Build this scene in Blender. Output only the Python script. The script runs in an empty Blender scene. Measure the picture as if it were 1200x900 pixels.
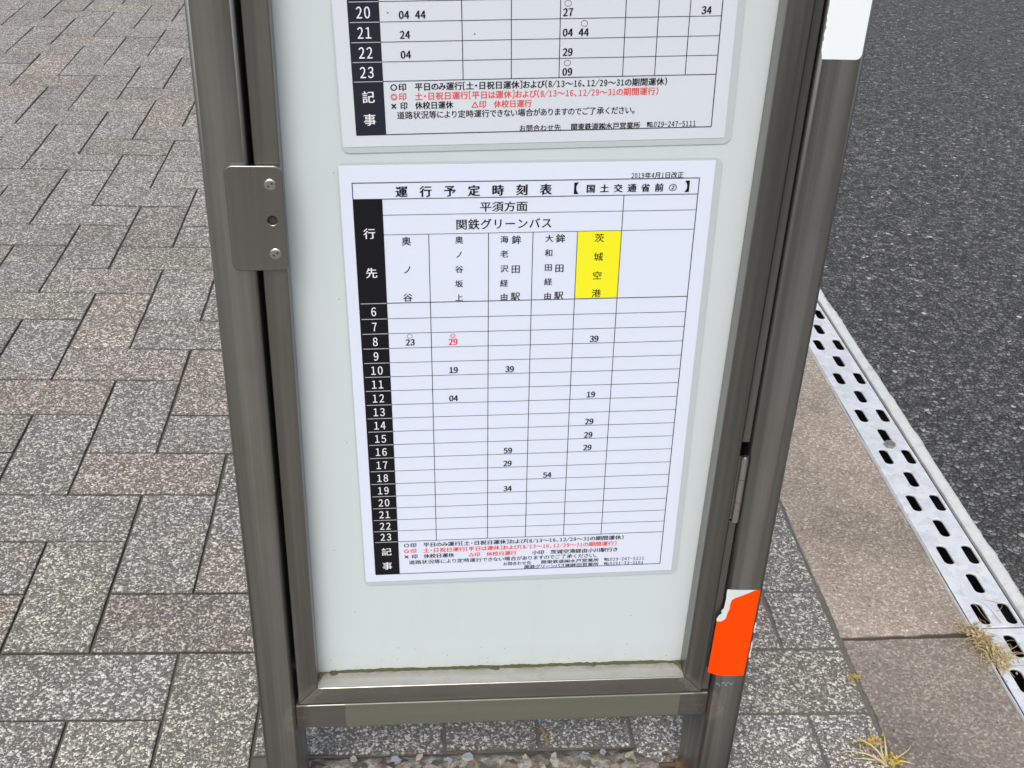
import bpy, bmesh, math, random
from mathutils import Vector, Matrix, Quaternion, noise as mnoise

random.seed(7)
SC = bpy.context.scene
COL = SC.collection

# ------------------------------------------------------------------ camera, world, sun, exposure
K = 0.00141421            # one sign unit (1/210 of the sheet width, sheets are A3) in metres
GZ = 381.0                # height of the paper-frame origin above the ground, in sign units


def U(x, y, z):
    return Vector((x * K, y * K, (z + GZ) * K))


cam_d = bpy.data.cameras.new("camera")
cam = bpy.data.objects.new("camera", cam_d)
COL.objects.link(cam)
w = Vector((0.5453521, -0.0847940, 0.0131798))
Rw = Matrix.Rotation(w.length, 3, w.normalized()) @ Matrix(((1, 0, 0), (0, 0, -1), (0, 1, 0)))
right, down, fwd = Rw[0], Rw[1], Rw[2]
M = Matrix((right, -down, -fwd)).transposed().to_4x4()
M.translation = U(-68.206, -613.120, 377.693)
cam.matrix_world = M
cam_d.sensor_width = 36.0
cam_d.lens = 36.0 * 1366.112 / 1200.0
cam_d.clip_start = 0.02
cam_d.clip_end = 2000.0
SC.camera = cam

SUN_EL, SUN_ROT = math.radians(52), math.radians(196)
world = bpy.data.worlds.new("World")
SC.world = world
world.use_nodes = True
wn, wl = world.node_tree.nodes, world.node_tree.links
wn.clear()
sky = wn.new("ShaderNodeTexSky")
sky.sky_type = 'NISHITA'
sky.sun_disc = False
sky.sun_elevation = SUN_EL
sky.sun_rotation = SUN_ROT
sky.air_density, sky.dust_density, sky.ozone_density = 1.0, 4.0, 1.0
hs = wn.new("ShaderNodeHueSaturation")
hs.inputs["Saturation"].default_value = 0.66      # thin overcast
bg = wn.new("ShaderNodeBackground")
bg.inputs["Strength"].default_value = 0.12
wo = wn.new("ShaderNodeOutputWorld")
wl.new(sky.outputs[0], hs.inputs["Color"])
wl.new(hs.outputs[0], bg.inputs["Color"])
wl.new(bg.outputs[0], wo.inputs["Surface"])

sun_d = bpy.data.lights.new("sun", 'SUN')
sun_d.energy = 1.1
sun_d.angle = math.radians(28)
sun_d.color = (1.0, 0.97, 0.93)
sun = bpy.data.objects.new("sun", sun_d)
COL.objects.link(sun)
sdir = Vector((math.sin(SUN_ROT) * math.cos(SUN_EL), math.cos(SUN_ROT) * math.cos(SUN_EL), math.sin(SUN_EL)))
sun.rotation_euler = (-sdir).to_track_quat('-Z', 'Y').to_euler()
sun.location = (0, -2, 6)

SC.view_settings.view_transform = 'Standard'
SC.view_settings.look = 'None'
SC.view_settings.gamma = 1.0
SC.view_settings.use_curve_mapping = False
SC.view_settings.exposure = 0.50


# ------------------------------------------------------------------ material helpers
class NT:
    def __init__(self, name):
        self.m = bpy.data.materials.new(name)
        self.m.use_nodes = True
        self.t = self.m.node_tree
        self.t.nodes.clear()
        self.out = self.t.nodes.new("ShaderNodeOutputMaterial")
        self.b = self.t.nodes.new("ShaderNodeBsdfPrincipled")
        self.t.links.new(self.b.outputs[0], self.out.inputs["Surface"])
        self._co = None

    def n(self, typ, **kw):
        nd = self.t.nodes.new(typ)
        for k, v in kw.items():
            setattr(nd, k, v)
        return nd

    def l(self, a, b):
        self.t.links.new(a, b)

    def put(self, sock, v):
        if isinstance(v, bpy.types.NodeSocket):
            self.l(v, sock)
        else:
            if hasattr(sock.default_value, '__len__') and len(sock.default_value) == 4 and len(v) == 3:
                v = (*v, 1)
            sock.default_value = v

    def co(self):
        if not self._co:
            self._co = self.n("ShaderNodeTexCoord").outputs["Object"]
        return self._co

    def mapping(self, scale, vec=None, rot=(0, 0, 0)):
        nd = self.n("ShaderNodeMapping")
        self.l(vec or self.co(), nd.inputs["Vector"])
        nd.inputs["Scale"].default_value = scale
        nd.inputs["Rotation"].default_value = rot
        return nd.outputs[0]

    def noise(self, scale, detail=2, rough=0.5, vec=None, dist=0.0, out=0):
        nd = self.n("ShaderNodeTexNoise")
        self.l(vec or self.co(), nd.inputs["Vector"])
        nd.inputs["Scale"].default_value = scale
        nd.inputs["Detail"].default_value = detail
        nd.inputs["Roughness"].default_value = rough
        nd.inputs["Distortion"].default_value = dist
        return nd.outputs[out]

    def voro(self, scale, vec=None, feature='F1', rnd=1.0):
        nd = self.n("ShaderNodeTexVoronoi", feature=feature)
        self.l(vec or self.co(), nd.inputs["Vector"])
        nd.inputs["Scale"].default_value = scale
        nd.inputs["Randomness"].default_value = rnd
        return nd

    def math(self, op, a, b=0.0, clamp=False):
        nd = self.n("ShaderNodeMath", operation=op, use_clamp=clamp)
        self.put(nd.inputs[0], a)
        self.put(nd.inputs[1], b)
        return nd.outputs[0]

    def ramp(self, fac, stops, interp='LINEAR'):
        nd = self.n("ShaderNodeValToRGB")
        r = nd.color_ramp
        r.interpolation = interp
        while len(r.elements) < len(stops):
            r.elements.new(0.5)
        for e, (p, c) in zip(r.elements, stops):
            e.position = p
            e.color = (*c, 1) if hasattr(c, '__len__') else (c, c, c, 1)
        self.l(fac, nd.inputs[0])
        return nd.outputs[0]

    def mix(self, fac, a, b, blend='MIX'):
        nd = self.n("ShaderNodeMix", data_type='RGBA', blend_type=blend)
        self.put(nd.inputs[0], fac)
        self.put(nd.inputs[6], a)
        self.put(nd.inputs[7], b)
        return nd.outputs[2]

    def bump(self, h, strength, dist, prev=None):
        nd = self.n("ShaderNodeBump")
        nd.inputs["Strength"].default_value = strength
        nd.inputs["Distance"].default_value = dist
        self.l(h, nd.inputs["Height"])
        if prev is not None:
            self.l(prev, nd.inputs["Normal"])
        return nd.outputs[0]

    def warp(self, scale, amount):
        nv = self.noise(scale, 2, out=1)
        a = self.n("ShaderNodeVectorMath", operation='SUBTRACT')
        self.l(nv, a.inputs[0])
        a.inputs[1].default_value = (0.5, 0.5, 0.5)
        s = self.n("ShaderNodeVectorMath", operation='SCALE')
        self.l(a.outputs[0], s.inputs[0])
        s.inputs["Scale"].default_value = amount
        d = self.n("ShaderNodeVectorMath", operation='ADD')
        self.l(self.co(), d.inputs[0])
        self.l(s.outputs[0], d.inputs[1])
        return d.outputs[0]

    def sphere(self, p, r, world_vec=None):
        """1 at point p falling to 0 at radius r (object coordinates)."""
        nd = self.n("ShaderNodeVectorMath", operation='DISTANCE')
        self.l(world_vec or self.co(), nd.inputs[0])
        nd.inputs[1].default_value = p
        return self.math('SUBTRACT', 1.0, self.math('DIVIDE', nd.outputs["Value"], r), True)

    def done(self, color=None, rough=None, metal=None, normal=None, **kw):
        for nm, v in (("Base Color", color), ("Roughness", rough), ("Metallic", metal), ("Normal", normal)):
            if v is not None:
                self.put(self.b.inputs[nm], v)
        for k, v in kw.items():
            self.put(self.b.inputs[k.replace('_', ' ')], v)
        return self.m


def plain(name, color, rough=0.6, metal=0.0, var=0.0, **kw):
    m = NT(name)
    c = color
    if var:
        c = m.mix(m.noise(90, 4), tuple(v * (1 - var) for v in color), tuple(min(1, v * (1 + var)) for v in color))
    return m.done(c, rough, metal, **kw)


def steel_material(name, axis='Z', joints=(), film=None, base=(0.235, 0.235, 0.219), r0=0.28, streak=1.0):
    m = NT(name)
    sc = {'Z': (420, 420, 5), 'X': (5, 420, 420)}[axis]
    br = m.noise(1.0, 3, 0.6, m.mapping(sc))
    broad = m.noise(1.0, 3, 0.55, m.mapping({'Z': (105, 105, 1.6), 'X': (1.6, 105, 105)}[axis]))
    blot = m.noise(14, 4, 0.6)
    wide = m.noise(1.0, 2, 0.5, m.mapping({'Z': (38, 38, 0.5), 'X': (0.5, 38, 38)}[axis]))
    c = m.mix(br, tuple(v * 0.86 for v in base), tuple(v * 1.1 for v in base))
    c = m.mix(m.ramp(broad, [(0.36, 0.5 - 0.5 * streak), (0.62, 0.5 + 0.5 * streak)]), tuple(v * 0.78 for v in base), m.mix(br, tuple(v * 1.0 for v in base), tuple(v * 1.26 for v in base)))
    c = m.mix(1.0, c, m.ramp(wide, [(0.35, 1.0 - 0.14 * streak), (0.65, 1.0 + 0.2 * streak)]), 'MULTIPLY')
    c = m.mix(m.ramp(blot, [(0.5, 0.0), (0.8, 0.35)]), c, (0.19, 0.183, 0.155))
    rough = m.math('ADD', m.math('MULTIPLY', br, 0.12), m.math('ADD', m.math('MULTIPLY', broad, 0.14), r0 - 0.06))
    metal = 0.92
    mask = None
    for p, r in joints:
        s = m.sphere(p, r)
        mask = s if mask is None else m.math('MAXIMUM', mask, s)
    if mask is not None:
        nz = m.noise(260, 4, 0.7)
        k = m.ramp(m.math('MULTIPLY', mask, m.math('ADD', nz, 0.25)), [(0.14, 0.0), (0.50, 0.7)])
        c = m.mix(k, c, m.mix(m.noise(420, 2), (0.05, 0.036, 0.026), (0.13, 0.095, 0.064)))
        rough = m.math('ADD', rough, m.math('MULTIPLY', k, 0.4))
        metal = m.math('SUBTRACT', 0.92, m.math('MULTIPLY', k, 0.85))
    if film:
        x0, x1 = film
        sx = m.n("ShaderNodeSeparateXYZ")
        m.l(m.co(), sx.inputs[0])
        a = m.math('MULTIPLY', m.math('GREATER_THAN', sx.outputs[0], x0), m.math('LESS_THAN', sx.outputs[0], x1))
        nz = m.noise(60, 5, 0.65)
        k = m.math('MULTIPLY', a, m.ramp(nz, [(0.25, 0.35), (0.75, 0.75)]))
        c = m.mix(k, c, (0.088, 0.098, 0.050))
        metal = m.math('SUBTRACT', 0.92, m.math('MULTIPLY', k, 1.1, True))
    nrm = m.bump(br, 0.10, 0.0003)
    return m.done(c, rough, metal, nrm)


# ------------------------------------------------------------------ mesh helpers
def link_mesh(name, me, mat, parent=None, smooth=False, offset=True):
    """me holds WORLD coordinates; with a parent they are moved into its frame."""
    o = bpy.data.objects.new(name, me)
    COL.objects.link(o)
    for m in (mat if isinstance(mat, (list, tuple)) else [mat]):
        me.materials.append(m)
    if parent is not None:
        o.parent = parent
        if offset:
            loc = parent.location.copy()
            par = parent.parent
            while par is not None:
                loc += par.location
                par = par.parent
            me.transform(Matrix.Translation(-loc))
    if smooth:
        for p in me.polygons:
            p.use_smooth = True
        me.set_sharp_from_angle(angle=math.radians(38))
    return o


def bm_obj(name, bm, mat, parent=None, smooth=False, offset=True):
    bmesh.ops.recalc_face_normals(bm, faces=bm.faces)
    me = bpy.data.meshes.new(name)
    bm.to_mesh(me)
    bm.free()
    return link_mesh(name, me, mat, parent, smooth, offset)


def tag(o, label=None, cat=None, group=None, kind=None):
    for k, v in (("label", label), ("category", cat), ("group", group), ("kind", kind)):
        if v:
            o[k] = v
    return o


def empty(name, loc, label, cat, group=None, rot=(0, 0, 0)):
    o = bpy.data.objects.new(name, None)
    COL.objects.link(o)
    o.empty_display_size = 0.05
    o.location = loc
    o.rotation_euler = rot
    return tag(o, label, cat, group)


def own_origin(o):
    """move a top-level mesh object's origin to the middle of its base"""
    vs = [v.co for v in o.data.vertices]
    lo = Vector((min(v.x for v in vs), min(v.y for v in vs), min(v.z for v in vs)))
    hi = Vector((max(v.x for v in vs), max(v.y for v in vs), max(v.z for v in vs)))
    c = Vector(((lo.x + hi.x) / 2, (lo.y + hi.y) / 2, lo.z))
    o.data.transform(Matrix.Translation(-c))
    o.location = c
    return o


def box(bm, lo, hi, bevel=0.0, seg=2):
    r = bmesh.ops.create_cube(bm, size=1)
    vs = r["verts"]
    for v in vs:
        v.co = Vector([lo[i] + (v.co[i] + 0.5) * (hi[i] - lo[i]) for i in range(3)])
    if bevel:
        es = list({e for v in vs for e in v.link_edges})
        bmesh.ops.bevel(bm, geom=es, offset=bevel, segments=seg, affect='EDGES', profile=0.5)


def prism_poly(bm, pts, fn0, fn1):
    a = [bm.verts.new(fn0(p)) for p in pts]
    b = [bm.verts.new(fn1(p)) for p in pts]
    n = len(pts)
    bm.faces.new(a)
    bm.faces.new(b[::-1])
    for i in range(n):
        bm.faces.new((a[i], a[(i + 1) % n], b[(i + 1) % n], b[i]))


def rrect(x0, x1, y0, y1, r, seg=5):
    pts = []
    for cx, cy, a0 in ((x1 - r, y1 - r, 0), (x0 + r, y1 - r, 90), (x0 + r, y0 + r, 180), (x1 - r, y0 + r, 270)):
        for i in range(seg + 1):
            a = math.radians(a0 + 90 * i / seg)
            pts.append((cx + r * math.cos(a), cy + r * math.sin(a)))
    return pts


def cyl(bm, p0, p1, r0, r1=None, n=12):
    r1 = r0 if r1 is None else r1
    p0, p1 = Vector(p0), Vector(p1)
    d = (p1 - p0).normalized()
    a = d.orthogonal().normalized()
    b = d.cross(a)
    ring = [[bm.verts.new(p + (a * math.cos(2 * math.pi * i / n) + b * math.sin(2 * math.pi * i / n)) * r)
             for i in range(n)] for p, r in ((p0, r0), (p1, r1))]
    for i in range(n):
        bm.faces.new((ring[0][i], ring[0][(i + 1) % n], ring[1][(i + 1) % n], ring[1][i]))
    bm.faces.new(ring[0][::-1])
    bm.faces.new(ring[1])


def tube(bm, pts, radii, n=5):
    pts = [Vector(p) for p in pts]
    rings = []
    for i, p in enumerate(pts):
        d = (pts[min(i + 1, len(pts) - 1)] - pts[max(i - 1, 0)]).normalized()
        a = d.cross(Vector((0.31, 0.2, 0.93))).normalized()
        b = d.cross(a)
        rings.append([bm.verts.new(p + (a * math.cos(2 * math.pi * j / n) + b * math.sin(2 * math.pi * j / n)) * radii[i])
                      for j in range(n)])
    for r0, r1 in zip(rings, rings[1:]):
        for j in range(n):
            bm.faces.new((r0[j], r0[(j + 1) % n], r1[(j + 1) % n], r1[j]))
    bm.faces.new(rings[0][::-1])
    bm.faces.new(rings[-1])


def plate(loops, thick, bevel, xf, name="plate"):
    """2-D outline with holes -> bevelled sheet; xf places its local x,y,z(thickness) in the world"""
    cu = bpy.data.curves.new(name, 'CURVE')
    cu.dimensions = '2D'
    cu.fill_mode = 'BOTH'
    cu.extrude = thick / 2 - bevel
    cu.bevel_depth = bevel
    cu.bevel_resolution = 1
    cu.offset = -bevel
    for lp in loops:
        s = cu.splines.new('POLY')
        s.points.add(len(lp) - 1)
        for q, p in zip(s.points, lp):
            q.co = (p[0], p[1], 0, 1)
        s.use_cyclic_u = True
    o = bpy.data.objects.new(name, cu)
    COL.objects.link(o)
    dg = bpy.context.evaluated_depsgraph_get()
    me = bpy.data.meshes.new_from_object(o.evaluated_get(dg))
    bpy.data.objects.remove(o)
    bpy.data.curves.remove(cu)
    me.materials.clear()
    me.transform(xf)
    me.name = name
    return me


# ------------------------------------------------------------------ ground materials
def paver_material():
    m = NT("exposed_aggregate_paver")
    wv = m.warp(420, 0.0032)
    v = m.voro(265, wv)
    ve = m.voro(265, wv, 'DISTANCE_TO_EDGE')
    v2 = m.voro(460, wv)
    sep = m.n("ShaderNodeSeparateColor")
    m.l(v.outputs["Color"], sep.inputs[0])
    sep2 = m.n("ShaderNodeSeparateColor")
    m.l(v2.outputs["Color"], sep2.inputs[0])
    clump = m.noise(55, 3, 0.6)
    rv = m.math('ADD', sep.outputs[0], m.math('MULTIPLY', m.math('SUBTRACT', clump, 0.5), 0.55))
    chips = m.ramp(rv, [(0.0, (0.11, 0.106, 0.099)), (0.40, (0.165, 0.159, 0.148)), (0.60, (0.235, 0.226, 0.211)),
                        (0.67, (0.40, 0.39, 0.37)), (0.75, (0.56, 0.55, 0.525)), (0.93, (0.80, 0.79, 0.765))])
    hue = m.mix(m.math('MULTIPLY', sep.outputs[1], 0.55), (1, 1, 1), (1.04, 0.96, 0.90), 'MIX')
    chips = m.mix(1.0, chips, hue, 'MULTIPLY')
    fine = m.ramp(sep2.outputs[0], [(0.0, (0.085, 0.082, 0.076)), (0.58, (0.175, 0.168, 0.156)), (0.78, (0.34, 0.33, 0.31)), (0.88, (0.74, 0.73, 0.71))])
    edge = m.ramp(ve.outputs["Distance"], [(0.03, 0.0), (0.13, 1.0)])
    pick = m.math('MULTIPLY', edge, m.math('GREATER_THAN', sep.outputs[2], 0.30))
    c = m.mix(pick, fine, chips)
    grain = m.ramp(m.noise(820, 3, 0.65), [(0.30, (0.88, 0.865, 0.835)), (0.52, (1.17, 1.15, 1.115)), (0.72, (1.38, 1.36, 1.32))])
    c = m.mix(1.0, c, grain, 'MULTIPLY')
    tint = m.n("ShaderNodeAttribute", attribute_name="tint").outputs["Color"]
    c = m.mix(1.0, c, tint, 'MULTIPLY')
    c = m.mix(m.ramp(m.noise(13, 3, 0.6), [(0.5, 0.0), (0.75, 0.6)]), c, m.mix(1.0, c, (1.06, 0.99, 0.92), 'MULTIPLY'))
    stain = m.noise(5.5, 5, 0.6)
    c = m.mix(m.ramp(stain, [(0.42, 0.0), (0.72, 0.55)]), c, m.mix(1.0, c, (0.74, 0.72, 0.66), 'MULTIPLY'))
    moss = m.noise(11, 4, 0.6)
    c = m.mix(m.ramp(moss, [(0.66, 0.0), (0.85, 0.16)]), c, (0.19, 0.19, 0.14))
    # joint dirt: paver sides carry attribute 'side'
    side = m.n("ShaderNodeAttribute", attribute_name="side").outputs["Fac"]
    c = m.mix(side, c, (0.085, 0.08, 0.07))
    h = m.math('ADD', m.math('MULTIPLY', m.ramp(ve.outputs["Distance"], [(0.0, 0.0), (0.28, 1.0)]), m.math('ADD', m.math('MULTIPLY', sep.outputs[0], 0.7), 0.3)),
               m.math('MULTIPLY', m.noise(900, 2), 0.5))
    return m.done(c, 0.62, 0.0, m.bump(h, 0.8, 0.002), Specular_IOR_Level=0.6)


def kerb_material():
    m = NT("worn_kerb_concrete")
    wv = m.warp(300, 0.004)
    v = m.voro(150, wv)
    sep = m.n("ShaderNodeSeparateColor")
    m.l(v.outputs["Color"], sep.inputs[0])
    small = m.ramp(m.math('ADD', v.outputs["Distance"], m.math('MULTIPLY', m.noise(420, 3), 0.5)), [(0.40, 1.0), (0.56, 0.0)])
    chipm = m.math('MULTIPLY', small, m.math('GREATER_THAN', m.math('ADD', sep.outputs[0], m.math('MULTIPLY', m.noise(18, 3), 0.8)), 1.0))
    base = m.mix(m.ramp(m.noise(7, 5, 0.7), [(0.3, 0.0), (0.7, 1.0)]), (0.30, 0.250, 0.208), (0.485, 0.408, 0.344))
    base = m.mix(m.ramp(m.noise(760, 3, 0.7), [(0.42, 0.0), (0.62, 0.75)]), base, (0.22, 0.188, 0.162))
    base = m.mix(m.ramp(m.noise(300, 3, 0.75), [(0.50, 0.0), (0.64, 0.65)]), base, (0.60, 0.515, 0.44))
    base = m.mix(m.ramp(m.noise(34, 5, 0.75), [(0.46, 0.0), (0.66, 0.5)]), base, (0.245, 0.208, 0.176))
    gv = m.voro(360, wv)
    gs = m.n("ShaderNodeSeparateColor")
    m.l(gv.outputs["Color"], gs.inputs[0])
    base = m.mix(0.48, base, m.ramp(gs.outputs[0], [(0.0, (0.15, 0.128, 0.106)), (0.5, (0.315, 0.272, 0.225)), (0.8, (0.46, 0.40, 0.335)), (0.95, (0.74, 0.67, 0.58))]))
    dirt = m.noise(3.4, 4, 0.6)
    base = m.mix(m.ramp(dirt, [(0.44, 0.0), (0.62, 0.75)]), base, m.mix(1.0, base, (0.55, 0.56, 0.565), 'MULTIPLY'))
    chips = m.ramp(sep.outputs[1], [(0.0, (0.09, 0.08, 0.07)), (0.3, (0.46, 0.40, 0.33)), (0.85, (0.72, 0.66, 0.58)), (1.0, (0.52, 0.30, 0.18))])
    c = m.mix(chipm, base, chips)
    c = m.mix(1.0, c, m.n("ShaderNodeAttribute", attribute_name="tint").outputs["Color"], 'MULTIPLY')
    side = m.n("ShaderNodeAttribute", attribute_name="side").outputs["Fac"]
    c = m.mix(side, c, (0.06, 0.055, 0.047))
    h = m.math('ADD', m.noise(330, 4, 0.7), m.math('MULTIPLY', chipm, 0.25))
    return m.done(c, 0.85, 0.0, m.bump(h, 0.6, 0.0016), Specular_IOR_Level=0.3)


def asphalt_material():
    m = NT("asphalt")
    wv = m.warp(160, 0.006)
    v = m.voro(118, wv)
    ve = m.voro(118, wv, 'DISTANCE_TO_EDGE')
    sep = m.n("ShaderNodeSeparateColor")
    m.l(v.outputs["Color"], sep.inputs[0])
    stones = m.ramp(sep.outputs[0], [(0.0, (0.052, 0.050, 0.047)), (0.45, (0.106, 0.102, 0.096)), (0.78, (0.19, 0.184, 0.174)), (0.97, (0.235, 0.229, 0.22)), (0.9985, (0.50, 0.48, 0.44))])
    edge = m.ramp(ve.outputs["Distance"], [(0.02, 0.0), (0.14, 1.0)])
    c = m.mix(edge, (0.024, 0.024, 0.024), stones)
    c = m.mix(1.0, c, m.ramp(m.noise(42, 4, 0.7), [(0.35, 0.62), (0.65, 1.4)]), 'MULTIPLY')
    big = m.noise(1.6, 4, 0.6)
    c = m.mix(m.math('MULTIPLY', big, 0.5), c, m.mix(1.0, c, (0.78, 0.76, 0.72), 'MULTIPLY'))
    h = m.math('MULTIPLY', m.ramp(ve.outputs["Distance"], [(0.0, 0.0), (0.32, 1.0)]), m.math('ADD', m.math('MULTIPLY', sep.outputs[1], 1.0), 0.25))
    h = m.math('ADD', h, m.math('MULTIPLY', m.noise(700, 2), 0.18))
    rough = m.math('ADD', m.math('MULTIPLY', sep.outputs[2], 0.22), 0.46)
    return m.done(c, rough, 0.0, m.bump(h, 1.0, 0.0042), Specular_IOR_Level=0.5)


M_PAVER, M_KERB, M_ROAD = paver_material(), kerb_material(), asphalt_material()


def dirt_material():
    m = NT("joint_dirt")
    c = m.mix(m.noise(160, 4, 0.7), (0.07, 0.065, 0.056), (0.16, 0.15, 0.13))
    c = m.mix(m.ramp(m.noise(3, 3), [(0.5, 0.0), (0.7, 0.6)]), c, (0.12, 0.112, 0.098))
    return m.done(c, 0.95, 0.0, m.bump(m.noise(400, 3), 0.6, 0.002))


M_DIRT = dirt_material()

# ------------------------------------------------------------------ ground, pavers, kerb, drain, road
PSI = math.radians(-0.407)


def G(x, y, z=0.0):
    """pavement coordinates in mm (turned by PSI) -> world metres"""
    c, s = math.cos(PSI), math.sin(PSI)
    return Vector(((c * x - s * y) / 1000, (s * x + c * y) / 1000, z / 1000))


KX0, KX1 = 463.0, 646.0            # kerb
GX0, GX1 = 650.0, 721.0            # grate
SX0, SX1 = 727.5, 749.5            # pale strip

bm = bmesh.new()
for a, b_, z in ((-400000, KX0 + 20, -5.0),):
    vs = [bm.verts.new(G(a, -400000, z)), bm.verts.new(G(b_, -400000, z)), bm.verts.new(G(b_, 400000, z)), bm.verts.new(G(a, 400000, z))]
    bm.faces.new(vs)
tag(bm_obj("ground", bm, M_DIRT), kind="structure")

# pavers -------------------------------------------------------------
PIT = 111.25
PX0, PY0, SHEAR = -621.3, 698.6, -0.026


def paver_outline(x0, x1, y0, y1, rng):
    pts = []
    nx = 7 if x1 - x0 > 130 else 4
    ny = 7 if y1 - y0 > 130 else 4
    j = lambda: rng.gauss(0, 0.32)
    for i in range(nx):
        pts.append((x0 + (x1 - x0) * i / nx, y0 + j()))
    for i in range(ny):
        pts.append((x1 + j(), y0 + (y1 - y0) * i / ny))
    for i in range(nx):
        pts.append((x1 - (x1 - x0) * i / nx, y1 + j()))
    for i in range(ny):
        pts.append((x0 + j(), y1 - (y1 - y0) * i / ny))
    return pts


def add_block(bm, pts, rng, place, tint, cl_t, cl_s, depth=14.0, bev=2.1, ztop=0.0, zj=0.5, tilt=0.0025):
    cx = sum(p[0] for p in pts) / len(pts)
    cy = sum(p[1] for p in pts) / len(pts)
    dz = ztop + rng.gauss(0, zj)
    tx, ty = rng.gauss(0, tilt), rng.gauss(0, tilt)
    lo_x, hi_x = min(p[0] for p in pts), max(p[0] for p in pts)
    lo_y, hi_y = min(p[1] for p in pts), max(p[1] for p in pts)

    def inset(p, d):
        x = min(max(p[0], lo_x + d + (p[0] - lo_x if p[0] - lo_x < 1.2 else 0)), hi_x - d - (hi_x - p[0] if hi_x - p[0] < 1.2 else 0))
        y = min(max(p[1], lo_y + d + (p[1] - lo_y if p[1] - lo_y < 1.2 else 0)), hi_y - d - (hi_y - p[1] if hi_y - p[1] < 1.2 else 0))
        return x, y

    def ring(d, z):
        out = []
        for p in pts:
            x, y = inset(p, d) if d else p
            out.append(bm.verts.new(place(x, y, z + dz + (x - cx) * tx + (y - cy) * ty)))
        return out

    rings = [ring(bev, 0.0), ring(bev * 0.3, -bev * 0.35), ring(0.0, -bev * 1.2), ring(0.0, -depth)]
    faces = [(bm.faces.new(rings[0]), 0)]
    n = len(pts)
    for k in range(3):
        for i in range(n):
            faces.append((bm.faces.new((rings[k][i], rings[k + 1][i], rings[k + 1][(i + 1) % n], rings[k][(i + 1) % n])), k))
    vals = {0: 0.0, 1: 0.35, 2: 1.0, 3: 1.0}
    ringidx = {}
    for k, r in enumerate(rings):
        for v in r:
            ringidx[v] = k
    for f, k in faces:
        for lo in f.loops:
            lo[cl_t] = (*tint, 1)
            s = vals[ringidx[lo.vert]]
            lo[cl_s] = (s, s, s, 1)


rng = random.Random(11)
bm = bmesh.new()
cl_t = bm.loops.layers.float_color.new("tint")
cl_s = bm.loops.layers.float_color.new("side")


def pplace(x, y, z):
    return G(x, y + SHEAR * (x - PX0), z)


def paver(c0, c1, r0, r1):
    x0, x1 = PX0 + c0 * PIT, PX0 + c1 * PIT
    y0, y1 = PY0 + r0 * PIT, PY0 + r1 * PIT
    lim = KX0 - 5.5
    if x0 > lim - 22 or x1 < -3300 or y0 > 5300 or y1 < -2300:
        return
    cut = min(x1, lim + 2.0)
    fy = (y0 + y1) / 2 + SHEAR * ((x0 + cut) / 2 - PX0)
    fx = (x0 + cut) / 2
    sh = SHEAR * (fx - PX0)
    if -232 < fx < 236 and -110 < y0 + sh < 72:
        y0 = 73 - sh                             # cut round the footing of the stand
        if y1 - y0 < 12:
            return
    g = 1.7
    xa, xb = x0 + g + rng.gauss(0, 0.25), (x1 - g + rng.gauss(0, 0.25) if x1 <= lim else lim + rng.gauss(0, 1.0))
    v = rng.gauss(1.0, 0.05)
    t = rng.random()
    if t < 0.14:
        tint = (1.06 * v, 1.01 * v, 0.94 * v)
    elif t < 0.22:
        tint = (1.01 * v, 1.01 * v, 0.95 * v)
    elif t < 0.36:
        tint = (1.03 * v, 0.99 * v, 0.965 * v)
    else:
        tint = (1.0 * v, 0.995 * v, 0.985 * v)
    add_block(bm, paver_outline(xa, xb, y0 + g, y1 - g, rng), rng, pplace, tint, cl_t, cl_s, zj=0.45, tilt=0.003)


for r in range(-28, 44):
    for c in range(-26, 12):
        if (c - (r + 1)) % 4 == 0:
            paver(c, c + 2, r, r + 1)
        if (r - c) % 4 == 0:
            paver(c, c + 1, r, r + 2)
tag(bm_obj("pavement", bm, M_PAVER), kind="structure")

# mortar smeared in the joint along the kerb
bm = bmesh.new()
rows = []
n = 240
for i in range(n + 1):
    y = -2300 + 7500 * i / n
    a = KX0 - 6.5 + 2.0 * mnoise.noise(Vector((y * 0.012, 3, 0)))
    b_ = KX0 + 2.0
    z = -3.6 + 1.6 * mnoise.noise(Vector((y * 0.02, 9, 0)))
    rows.append((bm.verts.new(G(a - 4, y, z - 1.0)), bm.verts.new(G(b_, y, z))))
for p, q in zip(rows, rows[1:]):
    bm.faces.new((p[0], p[1], q[1], q[0]))
m = NT("joint_mortar")
mo = m.mix(m.noise(45, 4, 0.65), (0.034, 0.028, 0.022), (0.115, 0.095, 0.074))
M_MORTAR = m.done(mo, 0.92, 0.0, m.bump(m.noise(350, 3), 0.6, 0.002))
tag(bm_obj("pavement_joint", bm, M_MORTAR, smooth=True), kind="structure")

bm = bmesh.new()
for (xa, xb, ya, yb) in ((262, KX0 + 2, -300, 560), (-228, 262, 72, 210)):
    bm.faces.new([bm.verts.new(v) for v in (G(xa, ya, -2.6), G(xb, ya, -1.5), G(xb, yb, -1.5), G(xa, yb, -2.6))])
m = NT("pale_joint_sand")
c = m.mix(m.noise(60, 4, 0.65), (0.07, 0.064, 0.055), (0.21, 0.195, 0.17))
tag(bm_obj("joint_sand", bm, m.done(c, 0.95, 0.0, m.bump(m.noise(350, 3), 0.6, 0.002))), kind="structure")

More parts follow.
